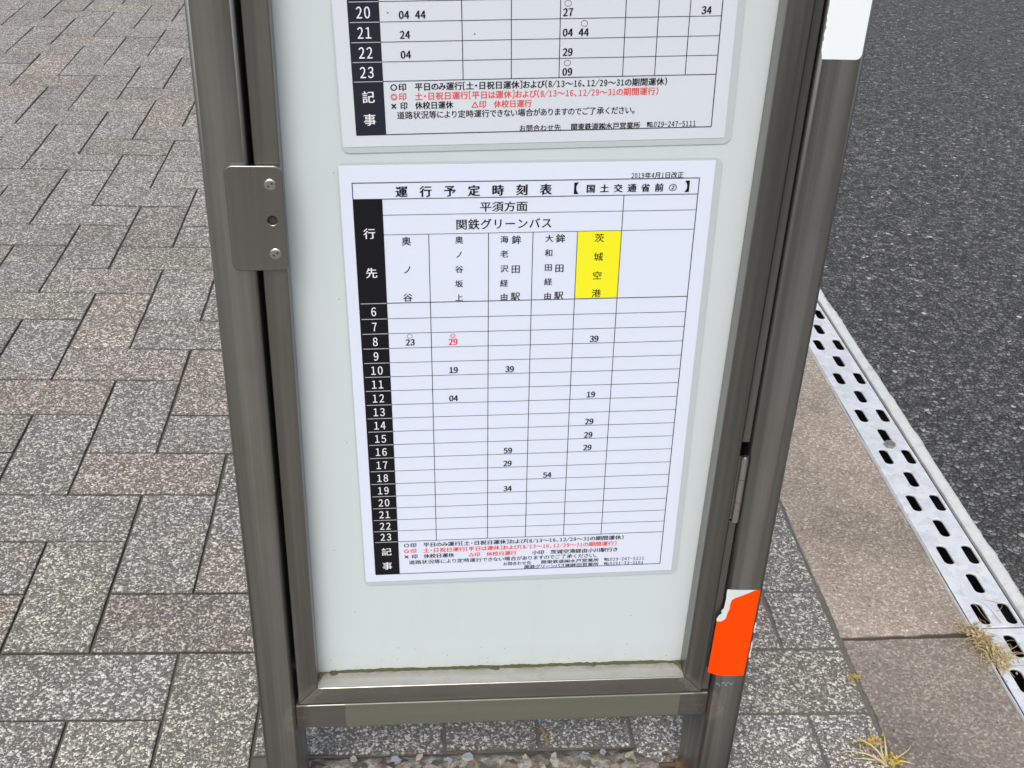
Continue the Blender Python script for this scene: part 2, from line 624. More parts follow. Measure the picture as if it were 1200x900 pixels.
# kerb stones --------------------------------------------------------
bm = bmesh.new()
cl_t = bm.loops.layers.float_color.new("tint")
cl_s = bm.loops.layers.float_color.new("side")
yj = [242 + 1000 * k for k in range(-3, 6)]
for a, b_ in zip(yj, yj[1:]):
    pts = []
    nn = 90
    jx = lambda y: 2.2 * mnoise.noise(Vector((y * 0.021, 0.7, 0))) + 1.4 * mnoise.noise(Vector((y * 0.083, 3.7, 0))) + 0.7 * mnoise.noise(Vector((y * 0.3, 6.7, 0)))
    for i in range(9):
        x = KX0 + (KX1 - KX0) * i / 9
        pts.append((x, a + 3.6 + 0.018 * (x - KX0) + rng.gauss(0, 0.9)))
    for i in range(nn):
        pts.append((KX1 + rng.gauss(0, 0.35), a + 3.2 + (b_ - a - 6.4) * i / nn))
    for i in range(9):
        x = KX1 - (KX1 - KX0) * i / 9
        pts.append((x, b_ - 3.6 + 0.018 * (x - KX0) + rng.gauss(0, 0.9)))
    for i in range(nn):
        y = b_ - 3.2 - (b_ - a - 6.4) * i / nn
        pts.append((KX0 + jx(y) + rng.gauss(0, 0.3), y))
    add_block(bm, pts, rng, G, ((0.76, 0.76, 0.76) if a < 0 else (1.08, 1.06, 1.03)), cl_t, cl_s, depth=120, bev=3.2, ztop=1.5, zj=0.6, tilt=0.0008)
tag(bm_obj("kerb", bm, M_KERB), kind="structure")
bm = bmesh.new()
for y in yj:
    vs = [G(KX0 + 2, y - 4, -3.0), G(KX1 - 2, y - 1, -3.5), G(KX1 - 2, y + 9, -3.5), G(KX0 + 2, y + 4, -3.0)]
    bm.faces.new([bm.verts.new(v) for v in vs])
tag(bm_obj("kerb_joint", bm, M_MORTAR), kind="structure")

# drain channel -------------------------------------------------------
m = NT("dark_channel_concrete")
c = m.mix(m.noise(60, 4), (0.018, 0.017, 0.015), (0.045, 0.042, 0.037))  # concrete coloured near black all over
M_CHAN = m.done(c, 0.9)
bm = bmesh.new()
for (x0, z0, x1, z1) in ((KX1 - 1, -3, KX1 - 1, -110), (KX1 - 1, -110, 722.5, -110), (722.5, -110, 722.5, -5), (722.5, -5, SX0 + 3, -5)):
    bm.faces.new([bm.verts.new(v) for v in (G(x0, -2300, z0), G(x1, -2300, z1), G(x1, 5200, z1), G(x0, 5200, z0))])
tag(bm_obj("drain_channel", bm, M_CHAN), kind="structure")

# pale edge strip: rounded, worn outer edge -----------------------------
bm = bmesh.new()
prev = None
n = 1100
for i in range(n + 1):
    y = -2300 + 7500 * i / n
    wob = 3.0 * mnoise.noise(Vector((y * 0.011, 1.7, 0))) + 1.6 * mnoise.noise(Vector((y * 0.045, 4.7, 0))) + 0.8 * mnoise.noise(Vector((y * 0.17, 8.7, 0)))
    wob2 = 0.8 * mnoise.noise(Vector((y * 0.03, 14.7, 0)))
    prof = [(SX0 + wob2, -6), (SX0 + wob2 + 0.4, 0.5), (SX0 + 3 + wob2, 3.2), ((SX0 + SX1) / 2, 4.4), (SX1 - 5 + wob * 0.7, 3.4), (SX1 - 1.5 + wob, 0.6), (SX1 + wob + 1, -6)]
    row = [bm.verts.new(G(x, y, z + 0.35 * mnoise.noise(Vector((x * 0.3, y * 0.08, 2))))) for x, z in prof]
    if prev:
        for a, b_, c_, d in zip(prev, prev[1:], row[1:], row):
            bm.faces.new((a, b_, c_, d))
    prev = row
m = NT("pale_edge_concrete")
c = m.mix(m.noise(70, 5, 0.65), (0.52, 0.54, 0.51), (0.68, 0.70, 0.68))
c = m.mix(m.ramp(m.noise(26, 5, 0.7), [(0.55, 0.0), (0.78, 0.8)]), c, (0.30, 0.29, 0.25))
tag(bm_obj("gutter_edge", bm, m.done(c, 0.8, 0.0, m.bump(m.noise(400, 3), 0.4, 0.001)), smooth=True), kind="structure")

# road: asphalt sheet -----------------------------------------------------
bm = bmesh.new()
bm.faces.new([bm.verts.new(v) for v in (G(SX1 - 5, -400000, -2.5), G(400000, -400000, -2.5), G(400000, 400000, -2.5), G(SX1 - 5, 400000, -2.5))])
tag(bm_obj("road", bm, M_ROAD), kind="structure")

# ------------------------------------------------------------------ drain grates
m = NT("galvanised_steel")
spang = m.voro(70, m.warp(60, 0.01))
sp = m.n("ShaderNodeSeparateColor")
m.l(spang.outputs["Color"], sp.inputs[0])
c = m.mix(sp.outputs[0], (0.62, 0.65, 0.675), (0.72, 0.75, 0.775))
c = m.mix(m.ramp(m.noise(18, 5, 0.65), [(0.5, 0.0), (0.8, 0.5)]), c, (0.45, 0.455, 0.45))
c = m.mix(m.ramp(m.noise(75, 5, 0.75), [(0.54, 0.0), (0.72, 0.55)]), c, (0.36, 0.34, 0.30))
M_GALV = m.done(c, m.math('ADD', m.math('MULTIPLY', m.noise(40, 3), 0.2), 0.45), 0.15, m.bump(m.noise(30, 3), 0.08, 0.001))
M_DARK = plain("dark_gap", (0.02, 0.02, 0.02), 0.8)


def slot_loop(cx, cy, L=43.0, W=15.0, seg=4):
    r = W / 2
    rr = r * 0.92
    pts = []
    for x, y, a0 in ((cx + r - rr, cy + L / 2 - rr, 0), (cx - r + rr, cy + L / 2 - rr, 90), (cx - r + rr, cy - L / 2 + rr, 180), (cx + r - rr, cy - L / 2 + rr, 270)):
        for i in range(seg + 1):
            a = math.radians(a0 + 90 * i / seg)
            pts.append((x + rr * math.cos(a), y + rr * math.sin(a)))
    return [(a / 1000, b / 1000) for a, b in pts]


def make_grate(ya, yb, label, bolts):
    base = G((GX0 + GX1) / 2, ya, -8)
    root = empty("drain_grate", base, label, "drain grate", "slotted steel covers along the kerb drain")
    outer = [(GX0 / 1000, (ya + 1.5) / 1000), (GX1 / 1000, (ya + 1.5) / 1000), (GX1 / 1000, (yb - 1.5) / 1000), (GX0 / 1000, (yb - 1.5) / 1000)]
    loops = [outer]
    k0 = math.floor((ya - 283.5) / 125.2)
    for k in range(k0, k0 + int((yb - ya) / 125.2) + 3):
        yc = 283.5 + 125.2 * k
        for x, y in ((671.0, yc), (709.0, yc), (690.2, yc + 62.6)):
            if ya + 24 < y < yb - 24:
                loops.append(slot_loop(x, y))
    rot = Matrix.Rotation(PSI, 4, 'Z')
    me = plate(loops, 0.0036, 0.0008, rot @ Matrix.Translation((0, 0, 0.0002)), "slotted_plate")
    link_mesh("slotted_plate", me, M_GALV, root)
    # folded side flanges, the kerb-side one slightly bent out
    for sgn, xf in ((-1, GX0), (1, GX1)):
        b = bmesh.new()
        prev = None
        nn = 90
        for i in range(nn + 1):
            y = ya + 1 + (yb - ya - 2) * i / nn
            wv = 1.6 * mnoise.noise(Vector((y * 0.009, 5.5 + sgn, 0))) + 0.6 * mnoise.noise(Vector((y * 0.04, 2.5, 0))) if sgn < 0 else 0
            x0 = xf + sgn * 0.3
            prof = ([(x0 - 4.6 + wv, -12), (x0 - 4.6 + wv, 3.2), (x0 - 4.0 + wv, 4.2), (x0 - 3.2 + wv, 3.8), (x0 - 2.9 + wv, -12)] if sgn < 0
                    else [(x0 + 0.2, -4), (x0 + 0.2, -0.4), (x0 + 1.3, -1.0), (x0 + 1.4, -4)])
            row = [b.verts.new(G(x, y, z)) for x, z in prof]
            if prev:
                for a, c_, d, e in zip(prev, prev[1:], row[1:], row):
                    b.faces.new((a, c_, d, e))
            prev = row
        bm_obj("flange", b, M_GALV, root, smooth=True)
    for (x, y) in bolts:
        b = bmesh.new()
        cyl(b, G(x, y, -10), G(x, y, 10.0), 0.005, 0.005, 12)
        cyl(b, G(x, y, 2.2), G(x, y, 7.5), 0.0095, 0.0095, 6)
        bm_obj("bolt", b, plain("dull_zinc_bolt", (0.30, 0.30, 0.29), 0.5, 0.6, 0.2), root, smooth=True)
    return root


make_grate(255, 3255, "long slotted galvanised drain cover running back behind the right post, bolt in one slot", [(687.5, 690)])
make_grate(-1745, 255, "nearer slotted galvanised drain cover at the lower right corner, beside the dried weed", [])

# ------------------------------------------------------------------ the bus stop stand
YF = -16.0                 # front of the frame
YB = 35.0                  # back of the posts
ZT = 560.0                 # top of the stand
root_loc = U(-4.5, 8, -GZ)
R0 = tuple(-root_loc)


def J(x, y, z):
    """sign units -> object coordinates of the stand's parts"""
    v = U(x, y, z) - root_loc
    return (v.x, v.y, v.z)


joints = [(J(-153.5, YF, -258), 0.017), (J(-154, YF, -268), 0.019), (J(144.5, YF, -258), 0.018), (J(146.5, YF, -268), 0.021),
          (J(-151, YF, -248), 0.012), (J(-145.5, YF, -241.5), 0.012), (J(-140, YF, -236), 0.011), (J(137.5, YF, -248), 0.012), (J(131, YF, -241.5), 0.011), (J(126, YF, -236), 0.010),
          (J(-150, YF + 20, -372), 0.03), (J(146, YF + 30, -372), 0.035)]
M_POST = steel_material("stainless_post", 'Z', joints, r0=0.30)
M_BARZ = steel_material("stainless_stile", 'Z', joints, base=(0.218, 0.216, 0.198), r0=0.28)
M_BARX = steel_material("stainless_rail", 'X', joints, base=(0.285, 0.281, 0.26), r0=0.18, streak=0.3)
M_CROSS = steel_material("stained_crossbar", 'X', joints, film=(J(-119.2, 0, 0)[0], J(123.5, 0, 0)[0]), r0=0.30, streak=0.35)
M_PLATE = steel_material("lock_plate_steel", 'Z', (), base=(0.245, 0.243, 0.228), r0=0.24, streak=0.25)

stand = empty("bus_stop_stand", root_loc, "brushed stainless steel bus stop stand holding two timetables on a pale board", "bus stop")

# posts
PL = (-179.0, -154.3)
PR = (144.9, 170.3)
for (xa, xb) in (PL, PR):
    b = bmesh.new()
    pts = rrect(xa, xb, YF - 0.5, YB, 2.4, 6)
    prism_poly(b, pts, lambda p: U(p[0], p[1], -GZ - 4), lambda p: U(p[0], p[1], ZT))
    o = bm_obj("post", b, M_POST, stand)
    for p in o.data.polygons:
        p.use_smooth = len(p.vertices) == 4 and p.area < 1.2 * K * (ZT + GZ) * K
    if xa < 0:
        post_left = o
    else:
        post_right = o

# crossbars below and above the door
for z0, z1, mm in ((-273.8, -251.0, M_CROSS), (508, 532, M_BARX)):
    b = bmesh.new()
    box(b, U(PL[1] + 0.15, YF + 0.3, z0), U(PR[0] - 0.15, 24, z1), 1.3 * K, 3)
    bm_obj("crossbar", b, mm, stand)

# door frame: four mitred bars, each bevelled
DX0, DX1, DZ0, DZ1 = -151.5, 138.6, -249.7, 506.0
IX0, IX1, IZ0, IZ1 = -137.8, 124.2, -234.0, 490.0


def mitred(quad, mat, name):
    b = bmesh.new()
    a = [b.verts.new(U(x, YF, z)) for x, z in quad]
    c_ = [b.verts.new(U(x, -0.3, z)) for x, z in quad]
    b.faces.new(a)
    b.faces.new(c_[::-1])
    for i in range(4):
        b.faces.new((a[i], a[(i + 1) % 4], c_[(i + 1) % 4], c_[i]))
    bmesh.ops.recalc_face_normals(b, faces=b.faces)
    bmesh.ops.bevel(b, geom=list(b.edges), offset=1.05 * K, segments=3, affect='EDGES', profile=0.5)
    return b


door = bpy.data.objects.new("door", None)
COL.objects.link(door)
door.parent = stand
door.empty_display_size = 0.05
for quad, mm, nm in ((((DX0, DZ0), (IX0, IZ0), (IX0, IZ1), (DX0, DZ1)), M_BARZ, "stile"),
                     (((DX1, DZ0), (IX1, IZ0), (IX1, IZ1), (DX1, DZ1)), M_BARZ, "stile"),
                     (((DX0, DZ0), (DX1, DZ0), (IX1, IZ0), (IX0, IZ0)), M_BARX, "rail"),
                     (((DX0, DZ1), (DX1, DZ1), (IX1, IZ1), (IX0, IZ1)), M_BARX, "rail")):
    bm_obj(nm, mitred(quad, mm, nm), mm, door)

# stop strips fixed to the posts, seen in the gaps beside the door
for xa, xb in ((139.0, 144.3),):
    for za, zb in ((-32.0, DZ1), (DZ0, -95.0)):
        b = bmesh.new()
        box(b, U(xa, -13.4, za), U(xb, -1.0, zb), 0.4 * K, 1)
        bm_obj("stop_strip", b, M_BARZ, stand)

# backing board
m = NT("pale_board")
c = m.mix(m.noise(3.5, 4, 0.55), (0.525, 0.59, 0.605), (0.595, 0.655, 0.665))
bsep = m.n("ShaderNodeSeparateXYZ")
m.l(m.warp(80, 0.006), bsep.inputs[0])
bcmb = m.n("ShaderNodeCombineXYZ")
m.l(bsep.outputs[0], bcmb.inputs[0])
m.l(bsep.outputs[2], bcmb.inputs[1])
spk = m.voro(120, bcmb.outputs[0])
spk.voronoi_dimensions = '2D'
sps = m.n("ShaderNodeSeparateColor")
m.l(spk.outputs["Color"], sps.inputs[0])
zsep = m.n("ShaderNodeSeparateXYZ")
m.l(m.co(), zsep.inputs[0])
low = m.math('SUBTRACT', 1.0, m.math('DIVIDE', m.math('SUBTRACT', zsep.outputs[2], J(0, 0, -234)[2]), 0.05), True)
thr = m.math('SUBTRACT', 0.995, m.math('MULTIPLY', low, 0.20))
dot = m.math('MULTIPLY', m.math('GREATER_THAN', sps.outputs[0], thr), m.ramp(spk.outputs["Distance"], [(0.045, 1.0), (0.11, 0.0)]))
c = m.mix(m.math('MULTIPLY', dot, 0.6), c, (0.10, 0.11, 0.09))
grime = m.math('MULTIPLY', m.ramp(low, [(0.35, 0.0), (1.0, 0.45)]), m.noise(60, 5, 0.7))
c = m.mix(grime, c, (0.27, 0.28, 0.20))
streak = m.noise(1.0, 3, 0.6, m.mapping((30, 30, 2.5)))
c = m.mix(m.ramp(streak, [(0.5, 0.0), (0.8, 0.22)]), c, (0.46, 0.50, 0.50))
M_BOARD = m.done(c, 0.38, 0.0, Specular_IOR_Level=0.4)
b = bmesh.new()
box(b, U(DX0 + 2, 0.0, DZ0 + 2), U(DX1 - 2, 4, DZ1 - 2))
bm_obj("backing_board", b, M_BOARD, stand)
b = bmesh.new()
box(b, U(PL[1] + 0.3, 24.2, -250), U(PR[0] - 0.3, 27, 520), 0.5 * K, 1)
bm_obj("rear_sheet", b, M_BARZ, stand)

# moss grown along the foot of the board
b = bmesh.new()
prev = None
n = 200
for i in range(n + 1):
    t = i / n
    x = -128.5 + (125.5 + 128.5) * t
    h = 1.5 + 0.5 * mnoise.noise(Vector((x * 0.07, 0.3, 0))) + 0.7 * mnoise.noise(Vector((x * 0.33, 5.3, 0)))
    end = min(1.0, t * 14 + 0.15, (1 - t) * 9 + 0.15)
    h *= end
    d = 1.5 + 0.7 * mnoise.noise(Vector((x * 0.21, 7.3, 0)))
    prof = [(-0.02, IZ0 + h), (-0.45 * d, IZ0 + h * 0.85), (-0.9 * d, IZ0 + h * 0.45), (-d * 1.15, IZ0 + 0.05)]
    row = [b.verts.new(U(x, y, z)) for y, z in prof]
    if prev:
        for p, q, r_, s in zip(prev, prev[1:], row[1:], row):
            b.faces.new((p, q, r_, s))
    prev = row
for (x, r_) in ((-11, 2.2), (-13.5, 1.5), (60, 1.6), (-127, 2.5), (122, 2.4)):
    bmesh.ops.create_icosphere(b, subdivisions=2, radius=r_ * K, matrix=Matrix.Translation(U(x, -1.6, IZ0 + 0.2)) @ Matrix.Diagonal((1.3, 1.0, 0.5, 1)))
m = NT("moss")
c = m.mix(m.noise(300, 4, 0.7), (0.035, 0.035, 0.012), (0.12, 0.115, 0.05))
bm_obj("moss", b, m.done(c, 0.95, 0.0, m.bump(m.noise(700, 3), 0.8, 0.001)), stand, smooth=True)

# pale plate on bottom rail: sky reflection put into its colour, plus dirt at back
m = NT("sky_bright_steel")
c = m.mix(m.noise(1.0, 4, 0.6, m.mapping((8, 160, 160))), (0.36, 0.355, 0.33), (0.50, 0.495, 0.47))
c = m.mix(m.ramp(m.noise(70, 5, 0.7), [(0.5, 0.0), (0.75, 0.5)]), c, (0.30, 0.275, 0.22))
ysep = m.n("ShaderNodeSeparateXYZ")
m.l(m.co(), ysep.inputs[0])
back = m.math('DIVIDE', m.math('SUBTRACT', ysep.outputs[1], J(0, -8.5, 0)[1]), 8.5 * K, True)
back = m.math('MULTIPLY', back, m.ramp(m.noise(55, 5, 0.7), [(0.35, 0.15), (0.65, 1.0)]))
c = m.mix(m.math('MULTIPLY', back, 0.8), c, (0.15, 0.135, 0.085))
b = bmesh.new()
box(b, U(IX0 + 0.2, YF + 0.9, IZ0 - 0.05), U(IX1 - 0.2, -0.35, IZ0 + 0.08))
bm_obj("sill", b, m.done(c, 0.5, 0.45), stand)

# grime on the ledge of the bottom rail, in the two corners
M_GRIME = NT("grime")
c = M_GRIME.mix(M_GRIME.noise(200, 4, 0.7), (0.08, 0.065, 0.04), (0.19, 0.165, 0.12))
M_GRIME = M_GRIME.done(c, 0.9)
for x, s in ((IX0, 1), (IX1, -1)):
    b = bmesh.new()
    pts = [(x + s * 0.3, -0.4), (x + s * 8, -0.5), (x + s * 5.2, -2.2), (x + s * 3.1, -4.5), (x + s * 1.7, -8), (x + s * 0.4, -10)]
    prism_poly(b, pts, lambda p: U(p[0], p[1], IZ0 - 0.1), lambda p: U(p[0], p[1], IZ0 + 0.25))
    bm_obj("grime", b, M_GRIME, stand)

# lock plate with two security screws and a key hole ---------------------------------
FACE = Matrix(((1, 0, 0, 0), (0, 0, -1, 0), (0, 1, 0, 0), (0, 0, 0, 1)))       # plate x,y -> world x,z ; thickness towards -Y


def face_plate(loops_u, thick, bevel, yfront, name):
    """outline in sign units (x,z); yfront = y (units) of its visible face"""
    loops = [[(x * K, (z + GZ) * K) for x, z in lp] for lp in loops_u]
    return plate(loops, thick, bevel, Matrix.Translation((0, yfront * K + thick / 2, 0)) @ FACE, name)


def circ(cx, cz, r, n=20):
    return [(cx + r * math.cos(2 * math.pi * i / n), cz + r * math.sin(2 * math.pi * i / n)) for i in range(n)]


LP = rrect(-167.3, -136.5, 91.6, 152.8, 4.6, 6)
me = face_plate([LP, circ(-143.6, 121.7, 2.7)], 0.0032, 0.0007, -18.9, "lock_plate")
lock = link_mesh("lock_plate", me, M_PLATE, stand)
M_SCREW = plain("screw_steel", (0.52, 0.5, 0.46), 0.3, 1.0)
for (sx, sz) in ((-143.4, 142.4), (-143.2, 102.0)):
    b = bmesh.new()
    yb = -18.9
    prof = [(3.3, 0.15), (3.25, -0.25), (2.9, -0.55), (2.2, -0.68), (0.9, -0.74), (0.3, -0.74)]
    prev = None
    for r_, dy in prof:
        row = [b.verts.new(U(sx + r_ * math.cos(2 * math.pi * i / 20), yb + dy, sz + r_ * math.sin(2 * math.pi * i / 20))) for i in range(20)]
        if prev:
            for i in range(20):
                b.faces.new((prev[i], prev[(i + 1) % 20], row[(i + 1) % 20], row[i]))
        prev = row
    b.faces.new(prev)
    so = bm_obj("screw", b, M_SCREW, lock, smooth=True, offset=False)
    so.data.transform(Matrix.Translation(-root_loc))
    b = bmesh.new()
    for a in (0.6, 0.6 + math.pi):
        cx, cz = sx + 1.25 * math.cos(a), sz + 1.25 * math.sin(a)
        cyl(b, U(cx, yb - 0.60, cz), U(cx, yb - 0.77, cz), 0.6 * K, 0.6 * K, 10)
    so2 = bm_obj("screw_socket", b, M_DARK, lock, offset=False)
    so2.data.transform(Matrix.Translation(-root_loc))
b = bmesh.new()
cyl(b, U(-143.6, -16.15, 121.7), U(-143.6, -16.9, 121.7), 2.6 * K, 2.6 * K, 16)
kh = bm_obj("key_hole", b, plain("key_hole_dark", (0.05, 0.03, 0.02), 0.6), lock, offset=False)
kh.data.transform(Matrix.Translation(-root_loc))

# hinge in the right gap: a rolled barrel of three knuckles
b = bmesh.new()
hx = 141.9
for z0, z1 in ((-41.5, -58.0), (-58.4, -76.0), (-76.4, -92.5)):
    cyl(b, U(hx, YF - 0.3, z0), U(hx, YF - 0.3, z1), 2.35 * K, 2.35 * K, 14)
cyl(b, U(hx, YF - 0.3, -40.5), U(hx, YF - 0.3, -93), 1.3 * K, 1.3 * K, 10)
box(b, U(hx, YF + 1.6, -92), U(hx + 3, YF + 2.4, -42))
box(b, U(hx - 3.2, YF + 1.6, -92), U(hx, YF + 2.4, -42))
bm_obj("hinge", b, plain("hinge_steel", (0.47, 0.455, 0.43), 0.38, 1.0, 0.15), stand, smooth=True)

# anchor bolts through the feet
M_RUST = plain("rusty_bolt", (0.13, 0.075, 0.045), 0.8, 0.3, 0.4)
for x0, x1, y, z in ((127.5, 144.8, 22, -371), (-154.2, -146.0, 20, -373)):
    b = bmesh.new()
    cyl(b, U(x0, y, z), U(x1, y, z), 2.1 * K, 2.1 * K, 12)
    s = 1 if x0 > 0 else -1
    xe = x1 if s > 0 else x0
    cyl(b, U(xe - s * 5.5, y, z), U(xe - s * 1.0, y, z), 4.6 * K, 4.6 * K, 6)
    cyl(b, U(xe - s * 1.0, y, z), U(xe, y, z), 6.0 * K, 6.0 * K, 18)
    bm_obj("anchor_bolt", b, M_RUST, stand, smooth=True)

# stickers on the right post ----------------------------------------------------------
YP = YF - 0.5                                   # post face


def post_y(x):
    """front surface of the right post incl. its rounded edges"""
    r_ = 2.4
    d = max(PR[0] + r_ - x, x - (PR[1] - r_), 0)
    d = min(d, r_ * 0.985)
    return YP + r_ - math.sqrt(r_ * r_ - d * d)


def sticker(name, outline, mat, lift=0.12, thick=0.0):
    """sheet that follows the post: cut into thin vertical slices along x"""
    from mathutils.geometry import tessellate_polygon
    b = bmesh.new()
    vs = [b.verts.new((x, 0, z)) for x, z in outline]
    f = b.faces.new(vs)
    xs = [142.0, 143.5, PR[0]] + [PR[0] + 0.1 * i for i in (1, 3, 6, 10, 15, 21, 32)] + [PR[1] - 0.1 * i for i in (1, 3, 6, 10, 15, 21, 32)]
    for x in xs:
        bmesh.ops.bisect_plane(b, geom=b.verts[:] + b.edges[:] + b.faces[:], plane_co=(x, 0, 0), plane_no=(1, 0, 0))
    for v in b.verts:
        x, z = v.co.x, v.co.z
        v.co = U(x, min(post_y(x), YP + 0.4) - lift, z)
    o = bm_obj(name, b, mat, post_right, offset=False)
    o.data.transform(Matrix.Translation(-root_loc))
    # face the viewer
    return o


m = NT("orange_sticker")
c = m.mix(m.noise(30, 4), (0.92, 0.055, 0.0), (0.99, 0.068, 0.0))
M_ORANGE = m.done(c, 0.6, Specular_IOR_Level=0.08)
M_WHITE = plain("white_sticker", (0.80, 0.85, 0.87), 0.35)
M_TORN = plain("torn_paper", (0.62, 0.66, 0.66), 0.9, 0, 0.08)
rj = random.Random(4)


def jag(p, q, n, amp):
    return [(p[0] + (q[0] - p[0]) * i / n + rj.uniform(-amp, amp), p[1] + (q[1] - p[1]) * i / n + rj.uniform(-amp, amp)) for i in range(1, n)]


orange = [(141.2, -180.9), (141.0, -205), (140.7, -229.4), (142.2, -230.6), (145.2, -231.8), (149, -232.9), (154, -233.7), (160, -234.0), (167.6, -233.8),
          (168.0, -210), (168.0, -180), (168.3, -152.6), (164.5, -152.9), (160.5, -155.2), (156.0, -157.4), (151.5, -159.5), (149.2, -161.2), (148.6, -165), (148.7, -169), (147.9, -172.5), (147.3, -177.5), (145.6, -180.6), (143.4, -181.2)]
sticker("orange_sticker", orange, M_ORANGE)["label"] = "plain bright orange sticker with a torn upper left corner"
torn = [(145.1, -151.6), (152, -152.2), (160, -152.5), (165.5, -152.7), (165.2, -153.2), (160.5, -155.5), (156.0, -157.7), (151.5, -159.9), (149.4, -161.6), (148.9, -165),
        (149.0, -169), (148.2, -172.8), (147.5, -177.7), (145.7, -180.9), (143.4, -181.5), (141.2, -181.1), (140.9, -178.5), (142.2, -175.2), (143.9, -173.6), (143.2, -171.5), (144.8, -168.8), (145.3, -160), (144.9, -155.5)]
sticker("torn_backing", torn, M_TORN, lift=0.06)
white = ([(145.6, 330)] + jag((145.6, 330), (146.2, 213.4), 60, 0.35) + [(146.9, 212.6), (165.2, 212.5), (166.6, 212.9), (167.6, 213.8), (168.0, 215.2), (168.0, 330)])
sticker("white_sticker", white, M_WHITE)["label"] = "blank white sticker with a scraped left edge"
# paper remnants along the right edge and a scuffed patch
for pts in ([(169.2, -183), (170.05, -183.2), (170.1, -188), (169.7, -190), (169.9, -193), (169.0, -192), (168.9, -187)],
            [(168.9, -202), (169.9, -201), (170.1, -209), (170.0, -216), (169.2, -217), (168.7, -214), (169.2, -208)]):
    sticker("paper_remnant", pts, M_TORN)
for k in range(16):
    x, z = 148.5 + k * 0.85 + rj.uniform(-.5, .5), -241.6 + 1.3 * math.sin(k * 1.3) + rj.uniform(-.7, .7)
    if k == 0:
        rem = []
    a = rj.uniform(0, 3)
    rem.append([(x + 0.75 * math.cos(a + t) * rj.uniform(.5, 1), z + 0.6 * math.sin(a + t) * rj.uniform(.5, 1)) for t in (0, 1.2, 2.6, 4.0, 5.2)])
b = bmesh.new()
for lp in rem:
    b.faces.new([b.verts.new(U(x, post_y(x) - 0.08, z)) for x, z in lp])
o = bm_obj("glue_residue", b, plain("glue_residue", (0.36, 0.37, 0.37), 0.9), post_right, offset=False)
o.data.transform(Matrix.Translation(-root_loc))


# ------------------------------------------------------------------ printed sheets
_gl = {}


def glyphs(body, bold):
    key = (body, bold)
    if key not in _gl:
        cu = bpy.data.curves.new("t", 'FONT')
        cu.body = body
        cu.resolution_u = 3
        cu.offset = bold
        o = bpy.data.objects.new("t", cu)
        COL.objects.link(o)
        dg = bpy.context.evaluated_depsgraph_get()
        me = bpy.data.meshes.new_from_object(o.evaluated_get(dg))
        _gl[key] = ([v.co.copy() for v in me.vertices], [tuple(p.vertices) for p in me.polygons])
        bpy.data.objects.remove(o)
        bpy.data.curves.remove(cu)
        bpy.data.meshes.remove(me)
    return _gl[key]


